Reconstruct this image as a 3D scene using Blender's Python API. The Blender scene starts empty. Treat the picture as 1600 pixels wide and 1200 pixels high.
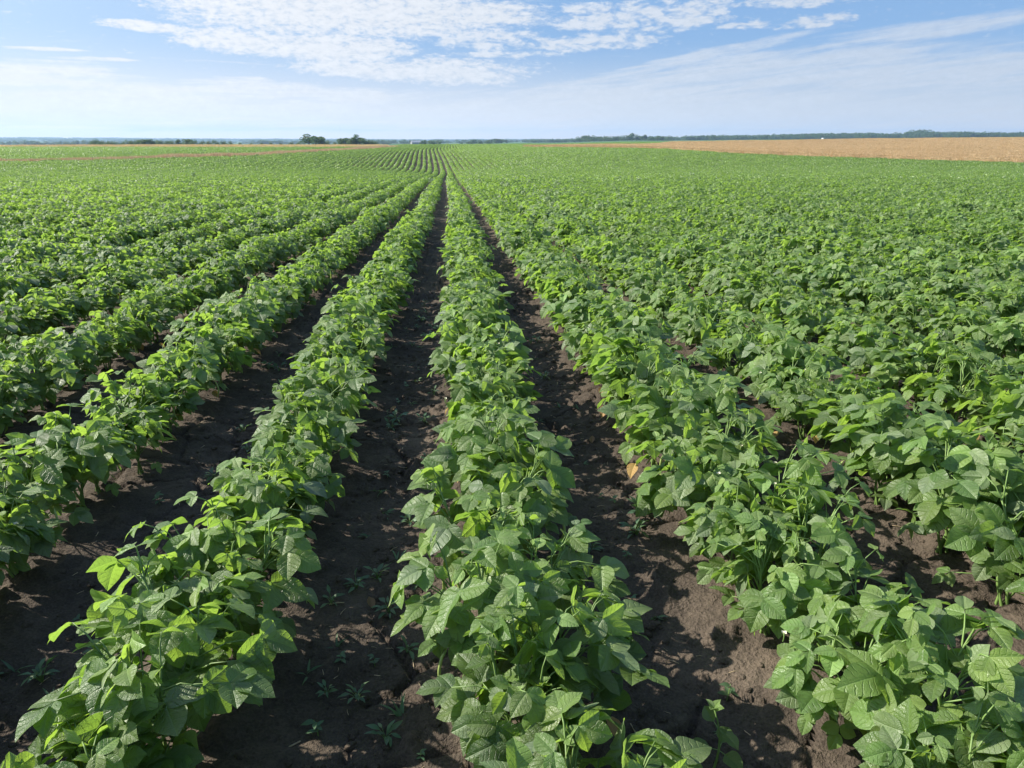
import bpy, math, random
import numpy as np
from math import radians, sin, cos, pi

S = bpy.context.scene
C = S.collection

# ------------------------------------------------------------------ camera, sky, sun, exposure
CAM_H = 1.20
PITCH = 18.9
YAW = 4.55                       # camera looks this far to the right of the crop rows (rows run along +Y)
cam_d = bpy.data.cameras.new('camera'); cam = bpy.data.objects.new('camera', cam_d); C.objects.link(cam)
cam_d.sensor_width = 36; cam_d.lens = 25.0
cam_d.clip_start = 0.02; cam_d.clip_end = 40000
cam.location = (0, 0, CAM_H)
cam.rotation_euler = (radians(90 - PITCH), 0, radians(-YAW))
S.camera = cam

SUN_AZ, SUN_EL = -74.0, 36.0     # degrees: from the row direction, clockwise; above the horizon
SUN_DIR = np.array([cos(radians(SUN_EL)) * sin(radians(SUN_AZ)), cos(radians(SUN_EL)) * cos(radians(SUN_AZ)), sin(radians(SUN_EL))])
sun_d = bpy.data.lights.new('sun', 'SUN'); sun = bpy.data.objects.new('sun', sun_d); C.objects.link(sun)
sun_d.energy = 5.0; sun_d.angle = radians(0.6); sun_d.color = (1.0, 0.94, 0.84)
sun.rotation_euler = (radians(90 - SUN_EL), 0, radians(180 - SUN_AZ))
sun.location = (-30, 5, 30)

S.view_settings.view_transform = 'Standard'; S.view_settings.look = 'None'
S.view_settings.gamma = 1; S.view_settings.use_curve_mapping = False
S.view_settings.exposure = 1.0
cy = S.cycles
cy.max_bounces = 7; cy.diffuse_bounces = 3; cy.glossy_bounces = 2; cy.transmission_bounces = 4
cy.volume_bounces = 0; cy.transparent_max_bounces = 6
cy.use_denoising = True
cy.sample_clamp_indirect = 6


class NT:
    """tiny helper to write node trees"""
    def __init__(s, tree): s.t = tree; s.n = tree.nodes; s.l = tree.links
    def new(s, typ, **kw):
        nd = s.n.new(typ)
        for k, v in kw.items(): setattr(nd, k, v)
        return nd
    def put(s, sock, v):
        if isinstance(v, bpy.types.NodeSocket): s.l.new(v, sock)
        elif v is not None: sock.default_value = v
    def math(s, op, a, b=None, c=None, clamp=False):
        nd = s.new('ShaderNodeMath', operation=op); nd.use_clamp = clamp
        for i, v in enumerate((a, b, c)):
            if v is not None: s.put(nd.inputs[i], v)
        return nd.outputs[0]
    def vmath(s, op, a, b=None, scale=None):
        nd = s.new('ShaderNodeVectorMath', operation=op)
        s.put(nd.inputs[0], a)
        if b is not None: s.put(nd.inputs[1], b)
        if scale is not None: s.put(nd.inputs[3], scale)
        return nd.outputs[0]
    def smooth(s, x, lo, hi, a=0.0, b=1.0):
        nd = s.new('ShaderNodeMapRange', interpolation_type='SMOOTHSTEP')
        s.put(nd.inputs[0], x)
        for i, v in zip((1, 2, 3, 4), (lo, hi, a, b)): s.put(nd.inputs[i], v)
        return nd.outputs[0]
    def noise(s, vec, scale, detail=4, rough=.55, out='Fac', dist=0.0):
        nd = s.new('ShaderNodeTexNoise')
        s.put(nd.inputs['Vector'], vec); s.put(nd.inputs['Scale'], scale)
        nd.inputs['Detail'].default_value = detail; nd.inputs['Roughness'].default_value = rough
        nd.inputs['Distortion'].default_value = dist
        return nd.outputs[out]
    def comb(s, x, y, z=0.0):
        nd = s.new('ShaderNodeCombineXYZ')
        for i, v in enumerate((x, y, z)): s.put(nd.inputs[i], v)
        return nd.outputs[0]
    def sep(s, v):
        nd = s.new('ShaderNodeSeparateXYZ'); s.put(nd.inputs[0], v); return nd.outputs
    def mix(s, f, a, b, blend='MIX'):
        nd = s.new('ShaderNodeMix', data_type='RGBA', blend_type=blend)
        s.put(nd.inputs[0], f); s.put(nd.inputs[6], rgba(a)); s.put(nd.inputs[7], rgba(b))
        return nd.outputs[2]
    def ramp(s, f, stops):
        nd = s.new('ShaderNodeValToRGB'); s.put(nd.inputs[0], f)
        e = nd.color_ramp.elements
        while len(e) > len(stops): e.remove(e[-1])
        while len(e) < len(stops): e.new(0.5)
        for q, (p, c) in zip(e, stops): q.position = p; q.color = rgba(c)
        return nd.outputs[0]


def rgba(c):
    if isinstance(c, (tuple, list)) and len(c) == 3: return (c[0], c[1], c[2], 1)
    return c


def make_world():
    w = bpy.data.worlds.new('World'); S.world = w; w.use_nodes = True
    t = NT(w.node_tree); t.n.clear()
    out = t.new('ShaderNodeOutputWorld'); bg = t.new('ShaderNodeBackground')
    sky = t.new('ShaderNodeTexSky', sky_type='NISHITA')
    sky.sun_disc = False
    sky.sun_elevation = radians(SUN_EL); sky.sun_rotation = radians(SUN_AZ)
    sky.altitude = 100; sky.air_density = 1.0; sky.dust_density = 0.8; sky.ozone_density = 2.0
    d = t.new('ShaderNodeTexCoord').outputs['Generated']
    x, y, z = t.sep(d)
    az = t.math('MULTIPLY', t.math('ARCTAN2', x, y), 57.2958)
    el = t.math('MULTIPLY', t.math('ARCSINE', z), 57.2958)
    zz = t.math('ADD', t.math('MAXIMUM', z, 0.0), 0.012)
    px = t.math('DIVIDE', x, zz); py = t.math('DIVIDE', y, zz)
    P = t.comb(px, py, 0.0)
    n_big = t.noise(P, 0.6, 3, .55)
    n_cell = t.noise(P, 2.6, 5, .62, dist=.2)
    n_fine = t.noise(P, 9.0, 5, .68, dist=.2)
    n_puff = t.noise(t.comb(t.math('MULTIPLY', az, .62), t.math('MULTIPLY', el, 1.7), 1.0), 1.0, 7, .62, dist=.3)
    n_mott = t.noise(t.comb(t.math('MULTIPLY', az, 1.5), t.math('MULTIPLY', el, 3.6), 5.0), 1.0, 6, .66, dist=.3)
    W = t.comb(t.math('MULTIPLY', az, .16), t.math('MULTIPLY', el, .62), 7.0)
    wc = t.new('ShaderNodeTexNoise'); t.put(wc.inputs['Vector'], W); wc.inputs['Scale'].default_value = 1.0; wc.inputs['Detail'].default_value = 6; wc.inputs['Roughness'].default_value = .6
    wr, wg, wb = t.sep(wc.outputs['Color'])
    az0, el0 = az, el
    azw = t.math('ADD', az, t.math('MULTIPLY', t.math('SUBTRACT', wr, .5), 9.0))
    elw = t.math('ADD', el, t.math('MULTIPLY', t.math('SUBTRACT', wg, .5), 1.5))
    n_wisp = t.noise(t.comb(t.math('MULTIPLY', az, .05), t.math('MULTIPLY', t.math('ADD', el, t.math('MULTIPLY', az, -.11)), .8), 0.0), 2.4, 7, .66, dist=.6)
    n_band = t.noise(t.comb(t.math('MULTIPLY', az, .07), t.math('MULTIPLY', el, 1.3), 3.0), 1.6, 7, .66, dist=.5)

    def blob(a0, e0, ra, re, tilt=0.0, k=1.0):
        aa = t.math('ADD', t.math('MULTIPLY', azw, k), t.math('MULTIPLY', az, 1 - k)); ee = t.math('ADD', t.math('MULTIPLY', elw, k), t.math('MULTIPLY', el, 1 - k))
        da = t.math('SUBTRACT', aa, a0)
        de = t.math('SUBTRACT', t.math('SUBTRACT', ee, e0), t.math('MULTIPLY', da, tilt))
        q = t.math('ADD', t.math('POWER', t.math('ABSOLUTE', t.math('DIVIDE', da, ra)), 2.0),
                   t.math('POWER', t.math('ABSOLUTE', t.math('DIVIDE', de, re)), 2.0))
        return t.smooth(q, 2.2, 0.0)

    def add(*v):
        r = v[0]
        for k in v[1:]: r = t.math('MAXIMUM', r, k)
        return r

    def off(n, k): return t.math('MULTIPLY', t.math('SUBTRACT', n, .5), k)

    def total(*v):
        r = v[0]
        for k in v[1:]: r = t.math('ADD', r, k)
        return r
    # a bank of mackerel cloud high ahead and left, broken into puffs on its right
    m1 = add(blob(-10, 9.2, 9.5, 2.6), blob(-4, 8.6, 8, 1.6), blob(-20.5, 7.1, 2.6, .3, 0, .4), blob(-14, 6.4, 5, .8, -.10), blob(-8, 6.1, 5, 1.1), blob(-7, 4.95, 4.5, .5), blob(-.5, 4.75, 6, .75), blob(3, 8.6, 3.5, .8))
    c1 = t.smooth(total(t.math('MULTIPLY', m1, .92), off(n_mott, 1.9), off(n_fine, .5), off(n_puff, .9)), .14, 1.0)
    m2 = add(blob(12.5, 8.2, 6, 1.1), blob(18, 8.3, 3, .7), blob(12, 6.8, 5, .55), blob(8, 6.5, 4, .45), blob(4, 5.9, 4, .3), blob(2.5, 7.0, 5, .8), blob(24, 8.7, 4, .35), blob(21, 7.5, 2.4, .25), blob(26, 7.5, 2.2, .4))
    c2 = t.smooth(total(t.math('MULTIPLY', m2, .80), off(n_puff, 2.6), off(n_mott, .9)), .34, .98)
    # low streaks on the left
    m3 = add(blob(-26.5, 4.35, 3.8, .45, 0, .5), blob(-26, 4.4, 3, .3, 0, .2), blob(-26, 5.45, 1.8, .13, 0, .3), blob(-23.8, 4.98, 2.4, .12, 0, .3), blob(-27, 3.7, 9, .5), blob(-16, 3.9, 4, .3), blob(-14, 3.3, 9, .6), blob(-22, 2.5, 9, .45), blob(-8, 3.1, 4, .5), blob(-18, 1.7, 22, 1.1))
    c3 = t.smooth(total(t.math('MULTIPLY', m3, .85), off(n_band, 2.4), off(n_mott, .5)), .22, .95)
    # thin slanting veils on the right
    m4 = add(blob(16, 5.25, 8.5, .42, .183, .35), blob(34, 6.85, 7, .5, .085, .35), blob(24, 4.7, 12, 1.3, .05), blob(13, 3.3, 12, .9, .05), blob(35, 4.3, 12, 1.2), blob(16, 2.0, 28, 1.5))
    c4 = t.smooth(total(t.math('MULTIPLY', m4, .85), off(n_wisp, 2.1), off(n_mott, .35)), .16, 1.0)
    dens = add(t.math('MULTIPLY', c1, .95), t.math('MULTIPLY', c2, .88), t.math('MULTIPLY', c3, .92), t.math('MULTIPLY', c4, .72))
    shade = total(1.0, off(n_puff, .18), off(n_mott, .26))
    cl = t.new('ShaderNodeVectorMath', operation='SCALE')
    t.put(cl.inputs[0], t.mix(t.smooth(az, -30, 38), (3.81, 3.85, 3.94), (2.64, 2.87, 3.23))); t.put(cl.inputs[3], shade)
    low_blue = t.mix(t.smooth(az, -40, 12), (2.02, 2.69, 3.72), (0.86, 1.61, 2.87))
    skyb = t.mix(t.smooth(el, 22, 9, 0, .9), sky.outputs[0], low_blue)
    skyc = t.mix(t.smooth(el, 7.2, 0.2, 0, .95), skyb, t.mix(t.smooth(az, -32, 38), (4.12, 4.03, 4.03), (2.78, 2.91, 3.09)))
    skyc = t.mix(t.smooth(el, 2.6, 0.1, 0, .95), skyc, t.mix(t.smooth(az, -32, 38), (5.3, 4.5, 4.0), (3.5, 3.2, 3.05)))
    col = t.mix(dens, skyc, cl.outputs[0])
    t.put(bg.inputs[0], col); bg.inputs[1].default_value = 0.125
    t.l.new(bg.outputs[0], out.inputs[0])


make_world()

# ------------------------------------------------------------------ small tools
rs = np.random.RandomState


def hash2(ix, iy, seed):
    h = (ix.astype(np.int64) * 374761393 + iy.astype(np.int64) * 668265263 + seed * 1442695041) & 0xffffffff
    h = ((h ^ (h >> 13)) * 1274126177) & 0xffffffff
    return ((h ^ (h >> 16)) & 0xffff) / 65535.0


def vnoise(x, y, seed=0):
    ix = np.floor(x); iy = np.floor(y); fx = x - ix; fy = y - iy
    fx = fx * fx * (3 - 2 * fx); fy = fy * fy * (3 - 2 * fy)
    a = hash2(ix, iy, seed); b = hash2(ix + 1, iy, seed); c = hash2(ix, iy + 1, seed); d = hash2(ix + 1, iy + 1, seed)
    return (a + (b - a) * fx) * (1 - fy) + (c + (d - c) * fx) * fy


def fbm(x, y, seed=0, oct=4, gain=.5):
    r = 0; a = 1; t = 0
    for k in range(oct):
        r = r + a * (vnoise(x * 2 ** k + 17.3 * k, y * 2 ** k - 9.1 * k, seed + k) - .5); t += a; a *= gain
    return r / t


def sstep(x, a, b):
    t = np.clip((x - a) / (b - a), 0, 1); return t * t * (3 - 2 * t)


# ------------------------------------------------------------------ the lie of the land
PY = [-50, 0, 4.5, 7.5, 12.7, 24, 40, 60, 76, 86, 96, 111, 136, 170, 200, 250, 285, 330]
PZ = [0.4, 0, -.09, -.17, -.33, -.62, -1.10, -1.78, -2.20, -2.33, -2.22, -1.72, -1.02, -.72, -.55, -.30, -.35, -.7]
_gy = np.arange(-60, 700, 1.0); _gz = np.interp(_gy, PY, PZ)
_k = np.exp(-.5 * (np.arange(-12, 13) / 4.0) ** 2); _k /= _k.sum()
_gz = np.convolve(np.pad(_gz, 12, 'edge'), _k, 'valid')
_gz -= np.interp(0, _gy, _gz)
AZT = [-180, -60, -30, -14, -2, 7, 14, 24, 32, 39, 60, 180]
DT = np.log([200, 330, 500, 900, 1500, 3000, 6500, 13000])
ZT = np.array([[-.6, -.75, -1.3, -4, -6, -8, 10, 4], [-.6, -.75, -1.3, -4, -6, -8, 12, 4], [-.6, -.75, -1.3, -4, -6, -8, 14, 4], [-.6, -.8, -1.5, -4, -6, -8, 6, 2],
               [-.5, -.75, -1.6, -3.5, -5, -6, 0, 0], [-.5, -.4, -.7, -1.5, -3, -3, 2, 0], [.2, .5, .6, .6, .8, 2, 6, 2], [1.0, 1.3, 1.3, 1.6, 3, 5, 8, 4],
               [1.4, 1.6, 1.7, 2.4, 4.4, 7, 10, 6], [1.7, 2.0, 2.5, 3.4, 5.6, 8, 12, 6], [1.8, 2.1, 2.6, 3.4, 5.6, 8, 12, 6], [1.8, 2.1, 2.6, 3.4, 5.6, 8, 12, 6]])


def ground_z(X, Y):
    X = np.asarray(X, float); Y = np.asarray(Y, float)
    D = np.hypot(X, Y); A = np.degrees(np.arctan2(X, Y))
    near = np.interp(Y, _gy, _gz)
    near = near + 1.55 * sstep(X, 58, 165) * sstep(Y, 0, 120) + .70 * sstep(X, 70, 190) * sstep(Y, 60, 200)
    near = near + .35 * sstep(-X, 30, 90) * sstep(Y, 30, 80) * (1 - sstep(Y, 110, 170)) - .2 * sstep(-X, 60, 160) * sstep(Y, 120, 200)
    ai = np.interp(A, AZT, np.arange(len(AZT))); a0 = np.clip(np.floor(ai).astype(int), 0, len(AZT) - 2); fa = ai - a0
    fa = fa * fa * (3 - 2 * fa)
    li = np.interp(np.log(np.maximum(D, 200)), DT, np.arange(len(DT))); l0 = np.clip(np.floor(li).astype(int), 0, len(DT) - 2); fl = li - l0
    far = (ZT[a0, l0] * (1 - fl) + ZT[a0, l0 + 1] * fl) * (1 - fa) + (ZT[a0 + 1, l0] * (1 - fl) + ZT[a0 + 1, l0 + 1] * fl) * fa
    far = far + sstep(D, 3500, 6500) * 10 * fbm(X / 1500, Y / 1500, 5, 3)
    t = sstep(D, 235, 320)
    return near * (1 - t) + far * t


def gz(x, y): return float(ground_z(np.array([x]), np.array([y]))[0])


ROW, ROW0 = .735, .124


def bend(Y): return -2.8 * sstep(np.asarray(Y, float), 65, 178) - .35 * sstep(np.asarray(Y, float), 10, 60)


def inside(poly, X, Y):
    r = np.zeros(X.shape, bool); n = len(poly)
    for i in range(n):
        x0, y0 = poly[i]; x1, y1 = poly[(i + 1) % n]
        if y0 == y1: continue
        c = ((y0 > Y) != (y1 > Y)) & (X < (x1 - x0) * (Y - y0) / (y1 - y0) + x0)
        r ^= c
    return r


WHEAT = [(130, 60), (95, 86), (79.7, 98), (74.4, 104), (68.3, 110), (59, 118), (53.7, 123.7), (49, 131), (47, 139), (46.6, 161), (40, 172), (18.4, 190), (40, 209), (60, 226), (70, 245), (78, 262), (104, 244), (132, 214), (148, 184), (200, 150), (300, 90), (300, 40)]
VERGE = np.array([(-150, 78), (-100, 95), (-61.6, 107), (-51.3, 112), (-40.7, 120.5), (-32.8, 128), (-25, 144), (-19.5, 165), (-17, 184), (-16, 196)])
VERGE_HALF = np.array([.5, .5, .55, .7, 1.6, 2.0, 1.5, 1.1, 1.2, 1.8])
STRIP = [(-330, 150), (-200, 185), (-118, 206), (-63, 191), (-18, 192), (-19, 222), (-63, 222), (-118, 236), (-210, 215), (-340, 175)]
BEHIND = [(-500, 120), (-330, 150), (-200, 185), (-118, 206), (-63, 191), (-17, 192), (-17, 500), (-500, 500)]


def verge_gap(X, Y):
    """distance to the edge of the dry verge (negative inside)"""
    best = np.full(X.shape, 1e9)
    for (x0, y0), (x1, y1), h0, h1 in zip(VERGE[:-1], VERGE[1:], VERGE_HALF[:-1], VERGE_HALF[1:]):
        L2 = (x1 - x0) ** 2 + (y1 - y0) ** 2
        u = np.clip(((X - x0) * (x1 - x0) + (Y - y0) * (y1 - y0)) / L2, 0, 1)
        best = np.minimum(best, np.hypot(X - x0 - u * (x1 - x0), Y - y0 - u * (y1 - y0)) - (h0 + (h1 - h0) * u))
    return best


def frame_xy(X, Y, Z):
    """where a point falls in the photograph (1600 x 1200) and how far it is"""
    f = 1111.1; yw = radians(YAW); pt = radians(PITCH)
    fx = X * cos(yw) - Y * sin(yw); fy = X * sin(yw) + Y * cos(yw); fz = Z - CAM_H
    d = fy * cos(pt) - fz * sin(pt); u = fy * sin(pt) + fz * cos(pt)
    d2 = np.where(d > .05, d, np.nan)
    return 800 + f * fx / d2, 600 - f * u / d2, d


# ------------------------------------------------------------------ materials
def new_mat(name):
    m = bpy.data.materials.new(name); m.use_nodes = True
    t = NT(m.node_tree); t.n.clear()
    out = t.new('ShaderNodeOutputMaterial')
    return m, t, out


def leaf_material(name, near=True, ramp=None, trans=(.29, .49, .06), back=(.19, .25, .13), amount=.41, rough=.47):
    m, t, out = new_mat(name)
    at = t.new('ShaderNodeAttribute', attribute_name='leaf').outputs['Vector']
    x, y, tint = t.sep(at)
    rnd = t.new('ShaderNodeObjectInfo').outputs['Random']
    ramp = ramp or [(0, (.062, .120, .026)), (.45, (.100, .178, .034)), (.8, (.142, .232, .044)), (.93, (.18, .29, .07)), (.955, (.50, .40, .05)), (1, (.62, .38, .05))]
    col = t.ramp(tint, ramp)
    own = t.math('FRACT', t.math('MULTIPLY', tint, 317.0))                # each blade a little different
    hs = t.new('ShaderNodeHueSaturation'); t.put(hs.inputs['Color'], col)
    t.put(hs.inputs['Hue'], t.smooth(own, 0, 1, .480, .506))
    t.put(hs.inputs['Value'], t.math('MULTIPLY', t.smooth(rnd, 0, 1, .86, 1.14), t.smooth(t.math('FRACT', t.math('MULTIPLY', tint, 941.0)), 0, 1, .80, 1.22))); hs.inputs['Saturation'].default_value = 0.97
    col = t.mix(t.math('MULTIPLY', t.smooth(own, .20, .08), .45), hs.outputs[0], (.25, .32, .20)) if amount > .34 and rough < .5 else hs.outputs[0]  # silvery sheen painted into the base colour of some bean blades
    geo = t.new('ShaderNodeNewGeometry')
    bf = geo.outputs['Backfacing']
    bump = None
    if near:
        ax = t.math('ABSOLUTE', x)
        wob = t.noise(t.comb(x, y, t.math('MULTIPLY', tint, 9.0)), 3.5, 3, .6)
        q = t.math('ADD', t.math('MULTIPLY', t.math('SUBTRACT', y, t.math('MULTIPLY', ax, .62)), 5.5), t.math('MULTIPLY', wob, 1.3))
        fr = t.math('FRACT', t.math('ADD', q, 10.0))
        tri = t.math('ABSOLUTE', t.math('SUBTRACT', fr, .5))           # 0 between veins, .5 on a vein
        vein = t.smooth(tri, .44, .5)
        vein = t.math('MAXIMUM', t.math('MULTIPLY', vein, .55), t.smooth(ax, .028, .006))
        vq = t.new('ShaderNodeTexVoronoi', feature='DISTANCE_TO_EDGE'); t.put(vq.inputs['Vector'], t.comb(x, y, tint)); vq.inputs['Scale'].default_value = 17
        net = t.smooth(vq.outputs['Distance'], .16, .0)
        col = t.mix(t.math('MULTIPLY', vein, .30), col, t.mix(.5, col, (.22, .36, .12)))
        col = t.mix(t.math('MULTIPLY', net, .12), col, (.03, .07, .025))
        sp = t.noise(t.comb(x, y, t.math('MULTIPLY', tint, 57.0)), 9.0, 3, .6)
        col = t.mix(t.math('MULTIPLY', t.smooth(sp, .69, .74), t.smooth(own, .55, .75)), col, (.30, .22, .07))
        blot = t.noise(t.comb(x, y, t.math('MULTIPLY', tint, 23.0)), 3.0, 3, .6)
        col = t.mix(t.math('MULTIPLY', t.smooth(blot, .45, .8), .45), col, t.mix(.5, col, (.20, .26, .06)))
        hgt = t.math('SUBTRACT', t.math('SUBTRACT', t.math('MULTIPLY', t.smooth(tri, .5, .36), t.smooth(ax, 0, .12)), t.math('MULTIPLY', t.smooth(ax, .03, .0), .5)), t.math('MULTIPLY', net, .22))
        b = t.new('ShaderNodeBump'); t.put(b.inputs['Height'], hgt); b.inputs['Strength'].default_value = .60; b.inputs['Distance'].default_value = .0030
        bump = b.outputs[0]
    col2 = t.mix(bf, col, t.mix(.6, col, back))
    p = t.new('ShaderNodeBsdfPrincipled'); t.put(p.inputs['Base Color'], col2)
    p.inputs['Roughness'].default_value = rough; p.inputs['IOR'].default_value = 1.5; p.inputs['Specular IOR Level'].default_value = .65 if rough < .5 else .4
    tr = t.new('ShaderNodeBsdfTranslucent')
    tc = t.mix(t.smooth(tint, .1, .9), t.mix(.0, trans, trans), (trans[0] * 1.5, trans[1] * 1.35, trans[2] * 1.3))
    tc = t.mix(t.smooth(tint, .94, .955), tc, (.6, .38, .05))
    t.put(tr.inputs['Color'], tc)
    if bump is not None: t.put(p.inputs['Normal'], bump); t.put(tr.inputs['Normal'], bump)
    mx = t.new('ShaderNodeMixShader'); mx.inputs[0].default_value = amount
    t.l.new(p.outputs[0], mx.inputs[1]); t.l.new(tr.outputs[0], mx.inputs[2])
    if near:                                                              # small holes eaten by insects on some blades
        hole = t.new('ShaderNodeBsdfTransparent'); m2 = t.new('ShaderNodeMixShader')
        t.put(m2.inputs[0], t.math('MULTIPLY', t.math('GREATER_THAN', sp, .742), t.math('GREATER_THAN', own, .62)))
        t.l.new(mx.outputs[0], m2.inputs[1]); t.l.new(hole.outputs[0], m2.inputs[2]); t.l.new(m2.outputs[0], out.inputs[0])
    else:
        t.l.new(mx.outputs[0], out.inputs[0])
    return m


def plain_material(name, col, rough=.7, var=.15, scale=20, trans=0.0, bump=0.0):
    m, t, out = new_mat(name)
    tc = t.new('ShaderNodeTexCoord').outputs['Object']
    n = t.noise(tc, scale, 4, .6)
    rnd = t.new('ShaderNodeObjectInfo').outputs['Random']
    c = t.mix(n, tuple(v * (1 - var) for v in col), tuple(min(1, v * (1 + var)) for v in col))
    hs = t.new('ShaderNodeHueSaturation'); t.put(hs.inputs['Color'], c); t.put(hs.inputs['Value'], t.smooth(rnd, 0, 1, .9, 1.1))
    p = t.new('ShaderNodeBsdfPrincipled'); t.put(p.inputs['Base Color'], hs.outputs[0]); p.inputs['Roughness'].default_value = rough
    if bump:
        b = t.new('ShaderNodeBump'); t.put(b.inputs['Height'], n); b.inputs['Strength'].default_value = bump; b.inputs['Distance'].default_value = .02
        t.put(p.inputs['Normal'], b.outputs[0])
    if trans:
        tr = t.new('ShaderNodeBsdfTranslucent'); t.put(tr.inputs['Color'], hs.outputs[0])
        mx = t.new('ShaderNodeMixShader'); mx.inputs[0].default_value = trans
        t.l.new(p.outputs[0], mx.inputs[1]); t.l.new(tr.outputs[0], mx.inputs[2]); t.l.new(mx.outputs[0], out.inputs[0])
    else:
        t.l.new(p.outputs[0], out.inputs[0])
    return m


def ground_material():
    m, t, out = new_mat('soil_and_land')
    pos = t.new('ShaderNodeNewGeometry').outputs['Position']
    x, y, z = t.sep(pos)
    dist = t.vmath('LENGTH', t.comb(x, y, 0.0))
    dist = t.n[-1].outputs['Value']
    n1 = t.noise(pos, 2.2, 5, .6); n2 = t.noise(pos, 28, 5, .65); n3 = t.noise(pos, 140, 3, .6)
    dry = t.smooth(t.math('ADD', t.math('MULTIPLY', n1, .7), t.math('MULTIPLY', n2, .5)), .45, .78)
    soil = t.mix(t.math('MULTIPLY', dry, t.smooth(t.noise(pos, 5.5, 3, .5), .3, .7, .35, 1.0)), (.052, .041, .031), (.128, .100, .073))
    soil = t.mix(t.math('MULTIPLY', t.smooth(n3, .45, .75), .45), soil, (.14, .107, .084))
    soil = t.mix(t.math('MULTIPLY', t.smooth(n3, .5, .25), .45), soil, (.03, .022, .017))
    # country beyond the field: a patchwork of meadow, stubble and woodland
    P2 = t.comb(t.math('MULTIPLY', x, .0021), t.math('MULTIPLY', y, .0034), 0.0)
    vo = t.new('ShaderNodeTexVoronoi'); t.put(vo.inputs['Vector'], P2); vo.inputs['Scale'].default_value = 1.0
    pick = t.sep(vo.outputs['Color'])[0]
    land = t.ramp(pick, [(0, (.045, .105, .026)), (.3, (.075, .15, .04)), (.55, (.05, .115, .03)), (.62, (.24, .20, .08)), (.75, (.06, .13, .034)), (1, (.12, .16, .055))])
    land = t.mix(t.smooth(t.noise(pos, .02, 4, .6), .35, .7), land, t.mix(.5, land, (.03, .08, .02)))
    wood = t.mix(t.noise(pos, .03, 4, .7), (.012, .036, .012), (.035, .075, .024))
    land = t.mix(t.smooth(t.math('ADD', dist, t.math('MULTIPLY', t.math('SUBTRACT', t.noise(pos, .0016, 3), .5), 3500)), 3300, 3900), land, wood)
    near_land = t.mix(t.noise(pos, .3, 4), (.05, .12, .03), (.085, .16, .045))
    land = t.mix(t.smooth(dist, 600, 900), near_land, land)
    col = t.mix(t.smooth(dist, 288, 296), soil, land)
    p = t.new('ShaderNodeBsdfPrincipled'); t.put(p.inputs['Base Color'], col); p.inputs['Roughness'].default_value = .92
    p.inputs['Specular IOR Level'].default_value = .2
    b = t.new('ShaderNodeBump')
    t.put(b.inputs['Height'], t.math('ADD', t.math('MULTIPLY', n2, .02), t.math('MULTIPLY', n3, .006)))
    t.put(b.inputs['Strength'], t.smooth(dist, 12, 40, 1.0, 0.0)); b.inputs['Distance'].default_value = 1.0
    t.put(p.inputs['Normal'], b.outputs[0])
    t.l.new(p.outputs[0], out.inputs[0])
    return m


M_GROUND = ground_material()
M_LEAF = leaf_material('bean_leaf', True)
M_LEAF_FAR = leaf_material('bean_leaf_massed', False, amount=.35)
M_STEM = plain_material('bean_stem', (.17, .27, .07), .5, .25, 30, .2)
M_PETAL = plain_material('petal', (.68, .66, .48), .6, .06, 60, .3)
M_POD = plain_material('pod', (.34, .42, .13), .45, .2, 40, .15)
M_WILT = leaf_material('withered_leaf', True, [(0, (.36, .29, .07)), (.5, (.42, .30, .08)), (1, (.30, .18, .07))], (.4, .28, .07), (.34, .26, .1), .3, .6)
M_DEAD = leaf_material('dead_leaf', True, [(0, (.22, .14, .07)), (.5, (.30, .20, .10)), (1, (.34, .25, .13))], (.3, .2, .08), (.26, .19, .1), .25, .7)
M_WEED = leaf_material('weed_leaf', False, [(0, (.06, .125, .07)), (1, (.11, .19, .085))], (.16, .30, .07), (.09, .15, .08), .3, .5)
M_STRAW = plain_material('straw', (.52, .40, .25), .7, .3, 8, .2)
M_WHEAT = leaf_material('ripe_wheat', False, [(0, (.64, .50, .27)), (.6, (.78, .64, .38)), (1, (.86, .75, .49))], (.55, .38, .17), (.45, .30, .13), .3, .7)
M_DRYGRASS = leaf_material('dry_grass', False, [(0, (.40, .32, .19)), (.6, (.60, .51, .31)), (.85, (.70, .62, .40)), (1, (.16, .2, .06))], (.4, .26, .14), (.33, .22, .12), .3, .8)
M_PALESTRAW = leaf_material('pale_stubble', False, [(0, (.66, .56, .27)), (1, (.85, .76, .45))], (.6, .46, .22), (.5, .4, .2), .3, .7)
M_TREE = leaf_material('tree_leaf', False, [(0, (.020, .052, .016)), (.6, (.036, .085, .022)), (1, (.065, .125, .03))], (.10, .20, .03), (.05, .09, .035), .3, .55)
M_BARK = plain_material('bark', (.11, .085, .065), .9, .3, 6)


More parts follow.
